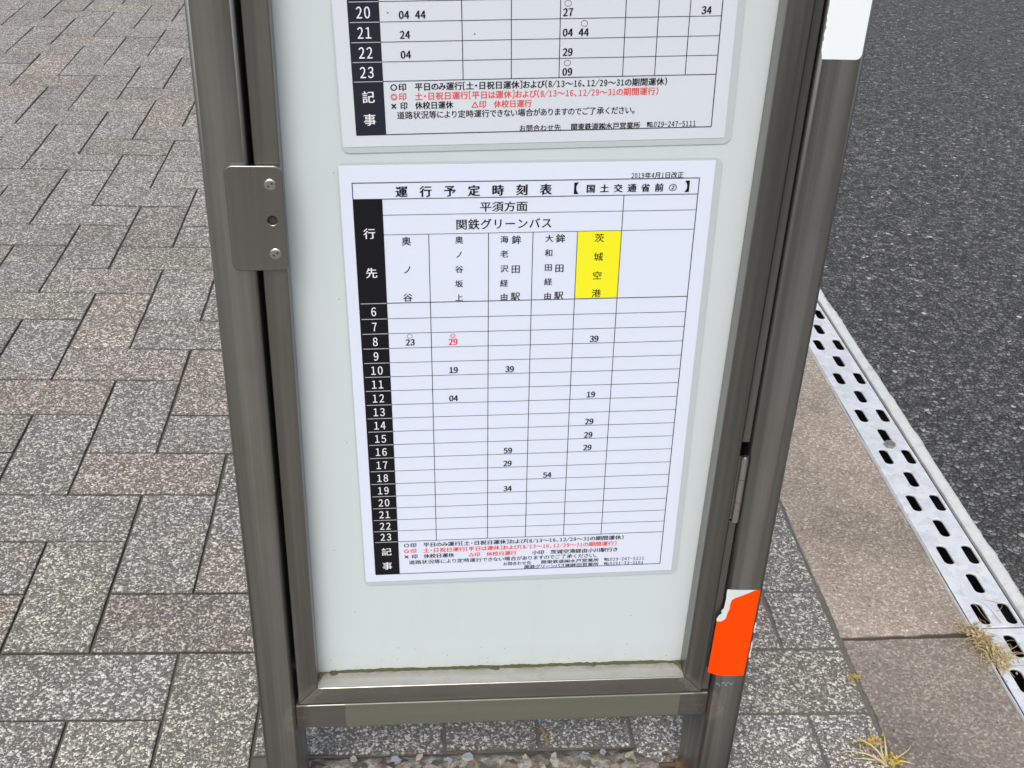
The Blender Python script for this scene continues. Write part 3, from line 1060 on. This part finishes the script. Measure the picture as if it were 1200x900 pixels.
class Sheet:
    """an A3 sheet; coordinates are x to the right and y down from its top left corner, 210 x 297"""

    def __init__(self, cx, cz, roll, y, name, label, mats):
        self.root = empty(name, U(cx, y, cz), label, "timetable", "timetables on the stand", (0, -roll, 0))
        self.y = y
        self.mats = mats
        self.parts = {}

    def P(self, x, y, d):
        return Vector(((x - 105) * K, -d * K, (148.5 - y) * K))

    def bm(self, key):
        if key not in self.parts:
            self.parts[key] = bmesh.new()
        return self.parts[key]

    def rect(self, key, x0, y0, x1, y1, d):
        b = self.bm(key)
        b.faces.new([b.verts.new(self.P(x, y, d)) for x, y in ((x0, y1), (x1, y1), (x1, y0), (x0, y0))])

    def hline(self, key, x0, x1, y, w=0.34, d=0.16):
        self.rect(key, x0, y - w / 2, x1, y + w / 2, d)

    def vline(self, key, x, y0, y1, w=0.34, d=0.19):
        self.rect(key, x - w / 2, y0, x + w / 2, y1, d)

    HALF = {**{str(k): (chr(0xFF10 + k), 0.53, 0.66) for k in range(10)}, '/': ('／', 0.5, 0.6), '-': ('－', 0.5, 0.5),
            '(': ('（', 0.42, 0.9), ')': ('）', 0.42, 0.9), '[': ('［', 0.40, 0.9), ']': ('］', 0.40, 0.9), '・': ('・', 0.5, 1.0), '℡': ('℡', 1.0, 1.0)}

    def glyph(self, key, ch, xc, yc, em, sx, bold, d, centre=False):
        vs, fs = glyphs(ch, 0.0)
        if not vs:
            return
        cx = (min(v.x for v in vs) + max(v.x for v in vs)) / 2 if centre else 0.5
        b = self.bm(key)
        ysc, ymid = 1.0, 0.37
        if ch == '×':
            ysc, sx = 1.5, sx * 1.5
        if ch == '◎':
            bold = 0.0
        if ch == '②':
            bold = min(bold, 0.012)
        if ch == '℡':
            ymid = (min(v.y for v in vs) + max(v.y for v in vs)) / 2
            ysc = 0.85 / max(0.05, max(v.y for v in vs) - min(v.y for v in vs))
            ysc = min(ysc, 2.6)
            sx = sx * 0.95 / max(0.05, max(v.x for v in vs) - min(v.x for v in vs))
        offs = [(0, 0)] if bold <= 0 else [(-bold, -bold * 0.4), (bold, bold * 0.4)]
        if bold > 0.03:
            offs.append((0, 0))
        for q, (ox, oy) in enumerate(offs):
            nv = [b.verts.new(self.P(xc + ((v.x - cx) * sx + ox) * em, yc - ((v.y - ymid) * ysc + oy) * em, d + q * 0.025)) for v in vs]
            for f in fs:
                try:
                    b.faces.new([nv[i] for i in f])
                except ValueError:
                    pass

    def text(self, key, body, x, yc, em, w=None, align='C', bold=0.0, d=0.22):
        cells = []
        for ch in body:
            if ch in self.HALF:
                g, wd, sx = self.HALF[ch]
                cells.append((g, wd, sx, True))
            elif ch == '　':
                cells.append((None, 0.95, 1, False))
            elif ch in '、。':
                cells.append((ch, 0.55, 1, False))
            elif '\u3041' <= ch <= '\u30ff':
                cells.append((ch, 0.88 if len(body) > 9 else 1.0, 0.95, False))
            else:
                cells.append((ch, 1.0, 1.0, False))
        tot = sum(c_[1] for c_ in cells) * em
        k = 1.0 if w is None else w / tot
        p = x if align == 'L' else x - tot * k / 2
        for g, wd, sx, cen in cells:
            if g:
                xc = p + wd * em * k / 2
                if g in '、。':
                    xc += 0.22 * em * k
                self.glyph(key, g, xc, yc, em, sx * k, bold, d, cen)
            p += wd * em * k

    def ring(self, key, x, y, r, w=0.3, d=0.22, n=20):
        b = self.bm(key)
        a = [[b.verts.new(self.P(x + q * math.cos(2 * math.pi * i / n), y + q * math.sin(2 * math.pi * i / n) * 0.9, d)) for i in range(n)] for q in (r - w / 2, r + w / 2)]
        for i in range(n):
            b.faces.new((a[0][i], a[0][(i + 1) % n], a[1][(i + 1) % n], a[1][i]))

    def finish(self):
        # paper, slightly bowed like a laminated sheet, and its clear laminate margin
        def sheet_bm(x0, y0, x1, y1, d, r=0.0, th=0.25):
            b = bmesh.new()
            pts = rrect(x0, x1, y0, y1, r, 5) if r else [(x1, y1), (x0, y1), (x0, y0), (x1, y0)]
            prism_poly(b, pts, lambda p: self.P(p[0], p[1], d), lambda p: self.P(p[0], p[1], d - th))
            return b
        bm_obj("paper", sheet_bm(0, 0, 210, 297, 0.0, 0.35), self.mats['paper'], self.root, offset=False)
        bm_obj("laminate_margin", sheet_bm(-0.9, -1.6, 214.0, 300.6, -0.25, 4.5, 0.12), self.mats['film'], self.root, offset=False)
        for key, b in self.parts.items():
            nm = key.split('#')[0]
            bm_obj(nm, b, self.mats[nm], self.root, offset=False)


m = NT("laminated_paper")
c = m.mix(m.noise(6, 3), (0.67, 0.725, 0.86), (0.69, 0.745, 0.88))
M_PAPER = m.done(c, 0.45, 0.0, m.bump(m.noise(5, 2), 0.15, 0.004), Coat_Weight=0.6, Coat_Roughness=0.22, Specular_IOR_Level=0.3)
m = NT("older_laminated_paper")
c = m.mix(m.noise(6, 3), (0.605, 0.655, 0.715), (0.63, 0.68, 0.735))
M_PAPER_OLD = m.done(c, 0.45, 0.0, m.bump(m.noise(5, 2), 0.15, 0.004), Coat_Weight=0.6, Coat_Roughness=0.22, Specular_IOR_Level=0.3)
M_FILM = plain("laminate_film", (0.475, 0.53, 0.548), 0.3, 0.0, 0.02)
M_INK = plain("black_ink", (0.010, 0.010, 0.013), 0.42, Specular_IOR_Level=0.12)
M_INK2 = plain("grey_ink", (0.035, 0.036, 0.05), 0.45, Specular_IOR_Level=0.15)
M_RED = plain("red_ink", (0.80, 0.045, 0.035), 0.45)
M_RED_OLD = plain("faded_red_ink", (0.74, 0.085, 0.065), 0.45)
M_YEL = plain("yellow_ink", (0.86, 0.82, 0.006), 0.45, Coat_Weight=0.5, Coat_Roughness=0.22)
M_WTXT = plain("white_lettering", (0.78, 0.80, 0.83), 0.45)
M_GTXT = plain("pale_rule", (0.42, 0.44, 0.48), 0.45)
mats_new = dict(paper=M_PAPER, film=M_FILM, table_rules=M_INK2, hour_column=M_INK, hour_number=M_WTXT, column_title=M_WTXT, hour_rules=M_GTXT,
                title_lettering=M_INK, destination_heading=M_INK, departure_time=M_INK, notes_lettering=M_INK, red_notes=M_RED, red_departure=M_RED, yellow_cell=M_YEL)
M_INK_OLD = plain("navy_black_ink", (0.018, 0.021, 0.032), 0.42, Specular_IOR_Level=0.2)
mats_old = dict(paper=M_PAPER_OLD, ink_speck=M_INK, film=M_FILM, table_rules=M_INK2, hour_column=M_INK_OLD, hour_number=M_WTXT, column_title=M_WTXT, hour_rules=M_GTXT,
                departure_time=M_INK, notes_lettering=M_INK, red_notes=M_RED_OLD)
TB, HB, NB = 0.036, 0.016, 0.026

L1 = "○印　平日のみ運行[土・日祝日運休]および(8/13～16、12/29～31の期間運休)"
L2 = "◎印　土・日祝日運行[平日は運休]および(8/13～16、12/29～31の期間運行)"
L4 = "道路状況等により定時運行できない場合がありますのでご了承ください。"


def hours(s, xc, rows, first, last, em):
    for k, hh in enumerate(range(first, last + 1)):
        t = str(hh)
        yc = (rows[k] + rows[k + 1]) / 2 + 0.2
        for i, ch in enumerate(t):
            s.glyph('hour_number#%d' % hh, chr(0xFF10 + int(ch)), xc + (i - (len(t) - 1) / 2) * 4.1, yc, em, 0.66, 0.012, 0.3, True)


def nums(s, key, x, yc, t, em=5.6, pitch=2.8):
    n = len(t)
    for i, ch in enumerate(t):
        if ch != ' ':
            s.glyph(key, chr(0xFF10 + int(ch)), x + (i - (n - 1) / 2) * pitch, yc, em, 0.76, 0.038, 0.24, True)


# lower sheet -----------------------------------------------------------------------
s = Sheet(0, 0, 0.021289, -0.9, "timetable_sheet", "lower, whole timetable sheet with a yellow column heading, on the pale board", mats_new)
OX0, OX1, OY0, OY1 = 6.9, 201.6, 10.0, 290.8
X1 = 23.1
COLS = (48.4, 82.5, 108.0, 133.7, 159.2)
for y in (OY0, OY1):
    s.hline('table_rules', OX0, OX1, y, 0.5)
for x in (OX0, OX1):
    s.vline('table_rules', x, OY0, OY1, 0.5)
s.hline('table_rules', OX0, OX1, 19.65, 0.45)
for y, a in ((29.3, 0.3), (41.3, 0.3), (84.8, 0.5), (263.0, 0.42)):
    s.hline('table_rules', X1, OX1, y, a)
ROWS = (84.8, 95.1, 105.1, 115.2, 125.2, 135.0, 145.0, 155.1, 165.0, 174.9, 184.9, 195.0, 205.3, 215.3, 225.2, 234.9, 244.6, 253.9, 263.0)
for y in ROWS[1:-1]:
    s.hline('table_rules', X1, OX1, y, 0.33)
for i, x in enumerate(COLS):
    s.vline('table_rules', x, 19.65 if i == 4 else 41.3, 263.0, 0.42)
s.rect('hour_column', OX0, 19.65, X1, OY1, 0.21)
for y in ROWS:
    s.hline('hour_rules', OX0 + 0.8, X1 - 0.3, y, 0.5, 0.27)
s.rect('yellow_cell', COLS[3] + 0.15, 41.5, COLS[4] - 0.15, 84.3, 0.12)
hours(s, 15.0, ROWS, 6, 23, 7.7)
for t, y in (("行", 40.4), ("先", 65.0), ("記", 271.2), ("事", 283.4)):
    s.text('column_title#' + ('a' if t in '行先' else 'b'), t, 15.0, y, 6.9, bold=HB, d=0.3)
for i, t in enumerate("運行予定時刻表"):
    s.text('title_lettering', t, 33.9 + i * 13.45, 15.5, 6.9, bold=TB)
s.text('title_lettering', "【", 129.6, 15.1, 7.2, bold=TB)
s.text('title_lettering', "】", 197.2, 15.0, 7.2, bold=TB)
for i, t in enumerate("国土交通省前②"):
    s.text('title_lettering', t, 140.0 + i * 7.8, 15.4, 5.2, bold=TB)
s.text('title_lettering', "2019年4月1日改正", 162.4, 8.0, 4.0, w=30, align='L', bold=0.014)
s.text('title_lettering', "平須方面", 91.1, 25.3, 6.5, w=27.4, bold=0.014)
s.text('title_lettering', "関鉄グリーンバス", 91.4, 35.8, 6.9, w=55.5, bold=0.014)
for t, x, y, em in (("奥", 35.6, 45.5, 5.7), ("ノ", 35.7, 63.4, 5.7), ("谷", 35.3, 81.4, 5.7),
                    ("奥", 65.7, 45.3, 4.9), ("ノ", 65.6, 54.4, 4.9), ("谷", 65.5, 63.7, 4.9), ("坂", 65.4, 73.1, 4.9), ("上", 65.3, 82.2, 4.9),
                    ("海", 91.6, 45.5, 4.9), ("老", 91.7, 54.6, 4.9), ("沢", 91.8, 64.0, 4.9), ("経", 91.7, 73.4, 4.9), ("由", 91.8, 82.4, 4.9),
                    ("鉾", 98.5, 45.9, 5.7), ("田", 98.4, 64.4, 5.7), ("駅", 98.5, 82.2, 5.7),
                    ("大", 117.5, 45.4, 4.9), ("和", 117.5, 54.5, 4.9), ("田", 117.5, 63.8, 4.9), ("経", 117.6, 73.1, 4.9), ("由", 117.6, 82.4, 4.9),
                    ("鉾", 124.0, 45.6, 5.7), ("田", 124.0, 64.4, 5.7), ("駅", 124.2, 82.2, 5.7),
                    ("茨", 146.5, 45.7, 5.7), ("城", 146.6, 57.6, 5.7), ("空", 146.5, 69.7, 5.7), ("港", 146.5, 81.4, 5.7)):
    s.text('destination_heading#%d' % ((x > 50) + (x > 82) + (x > 108) + (x > 134)), t, x, y, em, bold=0.014)
for key, x, y, t in (('departure_time', 35.7, 111.8, "23"), ('red_departure', 61.4, 112.2, "29"), ('departure_time', 146.8, 112.6, "39"), ('departure_time', 61.4, 132.6, "19"),
                     ('departure_time', 95.7, 133.0, "39"), ('departure_time', 61.2, 152.9, "04"), ('departure_time', 146.8, 153.0, "19"), ('departure_time', 146.7, 173.1, "29"),
                     ('departure_time', 146.6, 183.2, "29"), ('departure_time', 95.4, 193.4, "59"), ('departure_time', 146.5, 193.0, "29"), ('departure_time', 95.2, 203.4, "29"),
                     ('departure_time', 121.2, 213.6, "54"), ('departure_time', 95.5, 223.4, "34")):
    nums(s, key + '#%d%d' % (x, y), x, y - (1.15 if y > 125 else 0.45), t)
s.ring('departure_time#35111', 35.6, 107.2, 1.55, 0.22)
s.ring('red_departure#61112', 61.3, 107.7, 1.55, 0.22)
s.ring('red_departure#61112', 61.3, 107.7, 0.85, 0.22)
s.text('notes_lettering', L1, 26.4, 266.5, 4.0, w=148.7, align='L', bold=NB)
s.text('red_notes', L2, 26.3, 271.4, 4.0, w=144.3, align='L', bold=NB)
s.text('notes_lettering', "×印　休校日運休", 27.4, 276.2, 3.9, w=32.8, align='L', bold=NB)
s.text('red_notes', "△印　休校日運行", 69.6, 276.4, 3.9, w=32.7, align='L', bold=NB)
s.text('notes_lettering', "小印　茨城空港経由小川駅行き", 112.7, 276.8, 3.9, w=59, align='L', bold=NB)
s.text('notes_lettering', L4, 29.5, 281.2, 3.8, w=128.4, align='L', bold=0.013)
s.text('notes_lettering', "お問合わせ先", 93.0, 285.6, 3.4, w=19.5, align='L', bold=0.013)
s.text('notes_lettering', "関東鉄道㈱水戸営業所", 119.0, 285.4, 3.4, w=40, align='L', bold=0.020)
s.text('notes_lettering', "℡029-247-5111", 162.5, 285.3, 3.5, w=28, align='L', bold=0.013)
s.text('notes_lettering', "関鉄グリーンバス㈱鉾田営業所", 107.6, 289.1, 3.3, w=51.4, align='L', bold=0.020)
s.text('notes_lettering', "℡0291-33-3161", 162.6, 289.0, 3.4, w=27.6, align='L', bold=0.013)
s.finish()

# upper sheet, only its lower quarter is in the picture -----------------------------
s = Sheet(-0.151 - 148.5 * math.sin(0.033912), 160.467 + 148.5 * math.cos(0.033912), 0.033912, -0.9, "timetable_sheet",
          "upper, slightly greyer timetable sheet showing only its last hour rows and notes", mats_old)
OX0, OX1, OY1 = 7.8, 202.0, 290.4
X1 = 23.7
s.hline('table_rules', OX0, OX1, OY1, 0.5)
s.hline('table_rules', OX0, OX1, 10.0, 0.5)
for x in (OX0, OX1):
    s.vline('table_rules', x, 10.0, OY1, 0.5)
RP = 10.3
for k in range(0, 20):
    s.hline('table_rules', X1, OX1, 261.3 - RP * k, 0.42 if k == 0 else 0.33)
for x in (65.9, 91.5, 117.0, 151.2, 168.5, 185.1):
    s.vline('table_rules', x, 261.3 - RP * 19, 261.3, 0.42)
s.rect('hour_column', OX0, 40, X1, OY1, 0.21)
for k in range(0, 20):
    s.hline('hour_rules', OX0 + 0.6, X1 - 0.2, 261.3 - RP * k, 0.4, 0.27)
hours(s, 15.4, [261.3 - RP * q for q in (4, 3, 2, 1, 0)], 20, 23, 7.9)
for t, y in (("記", 269.6), ("事", 282.0)):
    s.text('column_title#' + ('a' if t in '行先' else 'b'), t, 15.4, y, 6.9, bold=HB, d=0.3)
for x, y, t in ((40.4, 227.4, "04 44"), (36.2, 237.5, "24"), (36.2, 247.8, "04"), (121.0, 227.5, "27"), (125.3, 237.9, "04 44"), (121.3, 248.1, "29"), (121.4, 258.6, "09"), (193.8, 227.7, "34")):
    nums(s, 'departure_time#%d%d' % (x, y), x, y - 0.4, t, em=5.3)
for x, y, k in ((120.9, 222.6, '121227'), (129.7, 233.0, '125237'), (121.3, 253.5, '121258')):
    s.ring('departure_time#' + k, x, y, 1.7, 0.2)
for x, y in ((28.0, 225.8), (72.4, 237.4)):
    s.ring('ink_speck#%d' % x, x, y, 0.2, 0.36)
s.text('notes_lettering', L1, 27.0, 264.6, 4.5, w=148.9, align='L', bold=NB)
s.text('red_notes', L2, 26.9, 269.7, 4.5, w=144.6, align='L', bold=0.022)
s.text('notes_lettering', "×印　休校日運休", 27.8, 274.7, 4.4, w=32.5, align='L', bold=NB)
s.text('red_notes', "△印　休校日運行", 69.9, 274.9, 4.4, w=32.7, align='L', bold=0.022)
s.text('notes_lettering', L4, 29.9, 279.9, 4.5, w=129.7, align='L', bold=0.014)
s.text('notes_lettering', "お問合わせ先", 95.7, 288.7, 4.0, w=23, align='L', bold=0.014)
s.text('notes_lettering', "関東鉄道㈱水戸営業所", 124.0, 288.6, 4.1, w=38.4, align='L', bold=0.022)
s.text('notes_lettering', "℡029-247-5111", 166.0, 288.3, 4.1, w=27.4, align='L', bold=0.014)
s.finish()

# ------------------------------------------------------------------ footing under the stand
m = NT("rough_footing")
wv = m.warp(110, 0.008)
v = m.voro(95, wv)
sp = m.n("ShaderNodeSeparateColor")
m.l(v.outputs["Color"], sp.inputs[0])
c = m.ramp(sp.outputs[0], [(0.0, (0.07, 0.062, 0.045)), (0.2, (0.20, 0.18, 0.135)), (0.45, (0.34, 0.315, 0.255)), (0.8, (0.56, 0.53, 0.46)), (0.97, (0.34, 0.21, 0.12))])
c = m.mix(m.ramp(m.noise(130, 4, 0.7), [(0.4, 0.0), (0.65, 0.85)]), c, (0.115, 0.108, 0.085))
M_FOOT = m.done(c, 0.9, 0.0, m.bump(m.math('ADD', m.noise(190, 4, 0.7), m.math('MULTIPLY', sp.outputs[1], 0.6)), 1.0, 0.006))
b = bmesh.new()
grid = []
for i in range(94):
    row = []
    for j in range(28):
        x, y = -230 + 5 * i, -62 + 5 * j
        e = min(1.0, min(x + 230, 235 - x, y + 62, 74 - y) / 14.0)
        nz = mnoise.noise(Vector((x * 0.045, y * 0.045, 0))) * 4 + mnoise.noise(Vector((x * 0.13, y * 0.13, 3))) * 2.6
        xj = x + 3 * mnoise.noise(Vector((y * 0.06, x * 0.05, 8)))
        yj2 = y + 4 * mnoise.noise(Vector((x * 0.05, 2, 5)))
        row.append(b.verts.new(G(xj, yj2, -6 + 8 * max(e, 0) + nz * (0.4 + 0.6 * max(e, 0)))))
    grid.append(row)
for i in range(93):
    for j in range(27):
        b.faces.new((grid[i][j], grid[i + 1][j], grid[i + 1][j + 1], grid[i][j + 1]))
foot = bm_obj("concrete_footing", b, M_FOOT, smooth=True)
tag(foot, "rough pebbly concrete footing round the feet of the stand", "footing")
M_STONE = plain("bluish_stone", (0.31, 0.33, 0.36), 0.75, 0.0, 0.35)
M_STONE2 = plain("buff_stone", (0.38, 0.35, 0.285), 0.85, 0.0, 0.35)
rs = random.Random(21)
stones = [(-122, 62, 13, 0), (-62, 59, 13, 0), (-38, 62, 16, 0), (-20, 58, 9, 0), (98, 60, 15, 0), (-95, 66, 10, 1), (-78, 50, 11, 0), (5, 58, 12, 1), (28, 60, 10, 1),
          (62, 62, 11, 1), (120, 66, 8, 0), (-150, 52, 13, 1), (150, 60, 12, 1), (-105, 48, 9, 0), (75, 48, 10, 0), (-170, 66, 9, 1)]
for x, y, r_, kd in stones:
    sb = bmesh.new()
    bmesh.ops.create_icosphere(sb, subdivisions=2, radius=1.0)
    a = rs.uniform(0, 3.1)
    zx = rs.uniform(.65, 1.0)
    sd = rs.uniform(0, 99)
    for v in sb.verts:
        k = 1 + 0.7 * mnoise.noise(v.co * 1.3 + Vector((sd, 0, 0)))
        q = Vector((v.co.x * r_ / 2 * k, v.co.y * r_ / 2 * zx * k, max(-.4, min(.4, v.co.z)) * r_ * 0.3 * k))
        q.rotate(Matrix.Rotation(a, 3, 'Z'))
        v.co = G(x + q.x, y + q.y, 0.9 + q.z)
    bm_obj("embedded_stone", sb, M_STONE if kd == 0 else M_STONE2, foot)

# ------------------------------------------------------------------ weeds
M_STRAW = plain("dry_straw", (0.42, 0.33, 0.17), 0.8, 0.0, 0.5)
M_STRAW2 = plain("pale_dry_stem", (0.52, 0.43, 0.24), 0.8, 0.0, 0.3)
M_YLEAF = plain("yellow_leaf", (0.50, 0.36, 0.06), 0.75, 0.0, 0.4)


def straw(b, x, y, z, ang, length, lift, curl, r_, rg, n=7):
    pts, rad = [], []
    a = ang
    p = Vector((x, y, z))
    e = lift
    for i in range(n):
        pts.append(G(*p))
        rad.append(r_ / 1000 * (1 - 0.8 * i / (n - 1)))
        p = p + Vector((math.cos(a) * math.cos(e), math.sin(a) * math.cos(e), math.sin(e))) * length / n
        a += curl * rg.uniform(0.5, 1.5) + rg.uniform(-.25, .25)
        e -= rg.uniform(0.1, 0.35)
        if p.z < 3.0:
            p.z = 3.0
            e = max(e, 0.05)
    tube(b, pts, rad, 4)
    return pts[-1]


def leaf(b, p, size, rg, flat=0.5):
    a = rg.uniform(0, 6.28)
    u_ = Vector((math.cos(a), math.sin(a), rg.uniform(-flat, flat))).normalized()
    n_ = Vector((rg.uniform(-.5, .5), rg.uniform(-.5, .5), 1)).normalized()
    v_ = u_.cross(n_).normalized()
    s_ = size / 1000
    pts = [p, p + u_ * s_ * .4 + v_ * s_ * .28, p + u_ * s_, p + u_ * s_ * .4 - v_ * s_ * .28]
    top = [q + n_ * s_ * 0.04 for q in pts]
    b1 = [b.verts.new(q) for q in pts]
    b2 = [b.verts.new(q) for q in top]
    b.faces.new(b1[::-1])
    b.faces.new(b2)
    for i in range(4):
        b.faces.new((b1[i], b1[(i + 1) % 4], b2[(i + 1) % 4], b2[i]))


# dried weed between the kerb and the grates
rg = random.Random(3)
b = bmesh.new()
for k in range(120):
    t = rg.random()
    x, y = 641 + 16 * t + rg.gauss(0, 5), 246 - 62 * t + rg.gauss(0, 9)
    straw(b, x, y, 2 + rg.random() * 5, rg.uniform(0, 6.28), rg.uniform(12, 44), rg.uniform(0.1, 1.2), rg.uniform(-.6, .6), rg.uniform(0.5, 1.25), rg)
for k in range(9):
    straw(b, 656 + rg.gauss(0, 4), 186 + rg.gauss(0, 8), 5, rg.uniform(-0.5, 0.9), rg.uniform(45, 80), rg.uniform(0.2, 0.6), rg.uniform(-.1, .1), 0.7, rg)
for (x, y, a, ln) in ((668, 300, -1.3, 50), (690, 262, 1.7, 60), (705, 300, 2.6, 30), (694, 285, 0.4, 26)):
    straw(b, x, y, 4, a, ln, 0.1, 0.05, 0.55, rg)
wr = empty("dried_weed", G(648, 215, 0), "tangle of dry straw-coloured weed caught between kerb and drain cover", "weed")
bm_obj("stems", b, M_STRAW, wr)
b = bmesh.new()
for k in range(150):
    t = rg.random()
    p = G(641 + 16 * t + rg.gauss(0, 7), 244 - 62 * t + rg.gauss(0, 10), 4 + rg.random() * 12)
    leaf(b, p, rg.uniform(3, 9), rg, 0.9)
bm_obj("dry_leaves", b, plain("dry_leaf", (0.44, 0.35, 0.17), 0.8, 0.0, 0.6), wr)

# seedling with yellow tips at the bottom edge
b = bmesh.new()
wr = empty("weed_seedling", G(452, 36, 0), "wilted seedling with pale stems and yellow tips in the kerb joint", "weed")
tips = []
for a, ln, lf in ((2.75, 58, 0.55), (2.35, 52, 0.8), (3.0, 40, 0.2), (1.25, 46, 0.9), (0.2, 30, 0.25), (0.45, 44, 0.2), (1.9, 30, 0.6)):
    tips.append(straw(b, 452 + rg.gauss(0, 2), 36 + rg.gauss(0, 2), 1.0, a, ln * 1.15, lf, rg.uniform(-.08, .08), 1.9, rg))
bm_obj("stems", b, M_STRAW2, wr)
b = bmesh.new()
for k in range(60):
    p = G(444 + rg.gauss(0, 8), 62 + rg.gauss(0, 4), 4 + rg.random() * 9)
    leaf(b, p, rg.uniform(3, 7), rg, 0.9)
for k in range(50):
    p = G(456 + rg.gauss(0, 8), 34 + rg.gauss(0, 5), 3 + rg.random() * 7)
    leaf(b, p, rg.uniform(3, 6.5), rg, 0.9)
bm_obj("yellow_leaves", b, M_YLEAF, wr)

# yellow tuft in the kerb joint
b = bmesh.new()
for k in range(70):
    p = G(457 + rg.gauss(0, 3.2), 171 + rg.gauss(0, 3.2), 1 + rg.random() * 5)
    leaf(b, p, rg.uniform(2, 5), rg, 0.9)
o = own_origin(bm_obj("moss_tuft", b, plain("yellow_tuft", (0.44, 0.33, 0.07), 0.8, 0.0, 0.35)))
tag(o, "tiny yellow tuft in the joint between pavers and kerb", "weed")

# dry sprout under the stand
b = bmesh.new()
for a, ln in ((1.1, 26), (2.0, 30), (1.5, 22), (4.3, 24), (4.9, 18), (0.6, 16)):
    straw(b, 53 + rg.gauss(0, 3), 88 + rg.gauss(0, 3), 1, a, ln, 0.7, rg.uniform(-.2, .2), 0.9, rg)
o = own_origin(bm_obj("dry_sprout", b, plain("ochre_stem", (0.36, 0.23, 0.06), 0.8, 0.0, 0.3)))
tag(o, "small ochre sprout between pavers under the stand's crossbar", "weed")
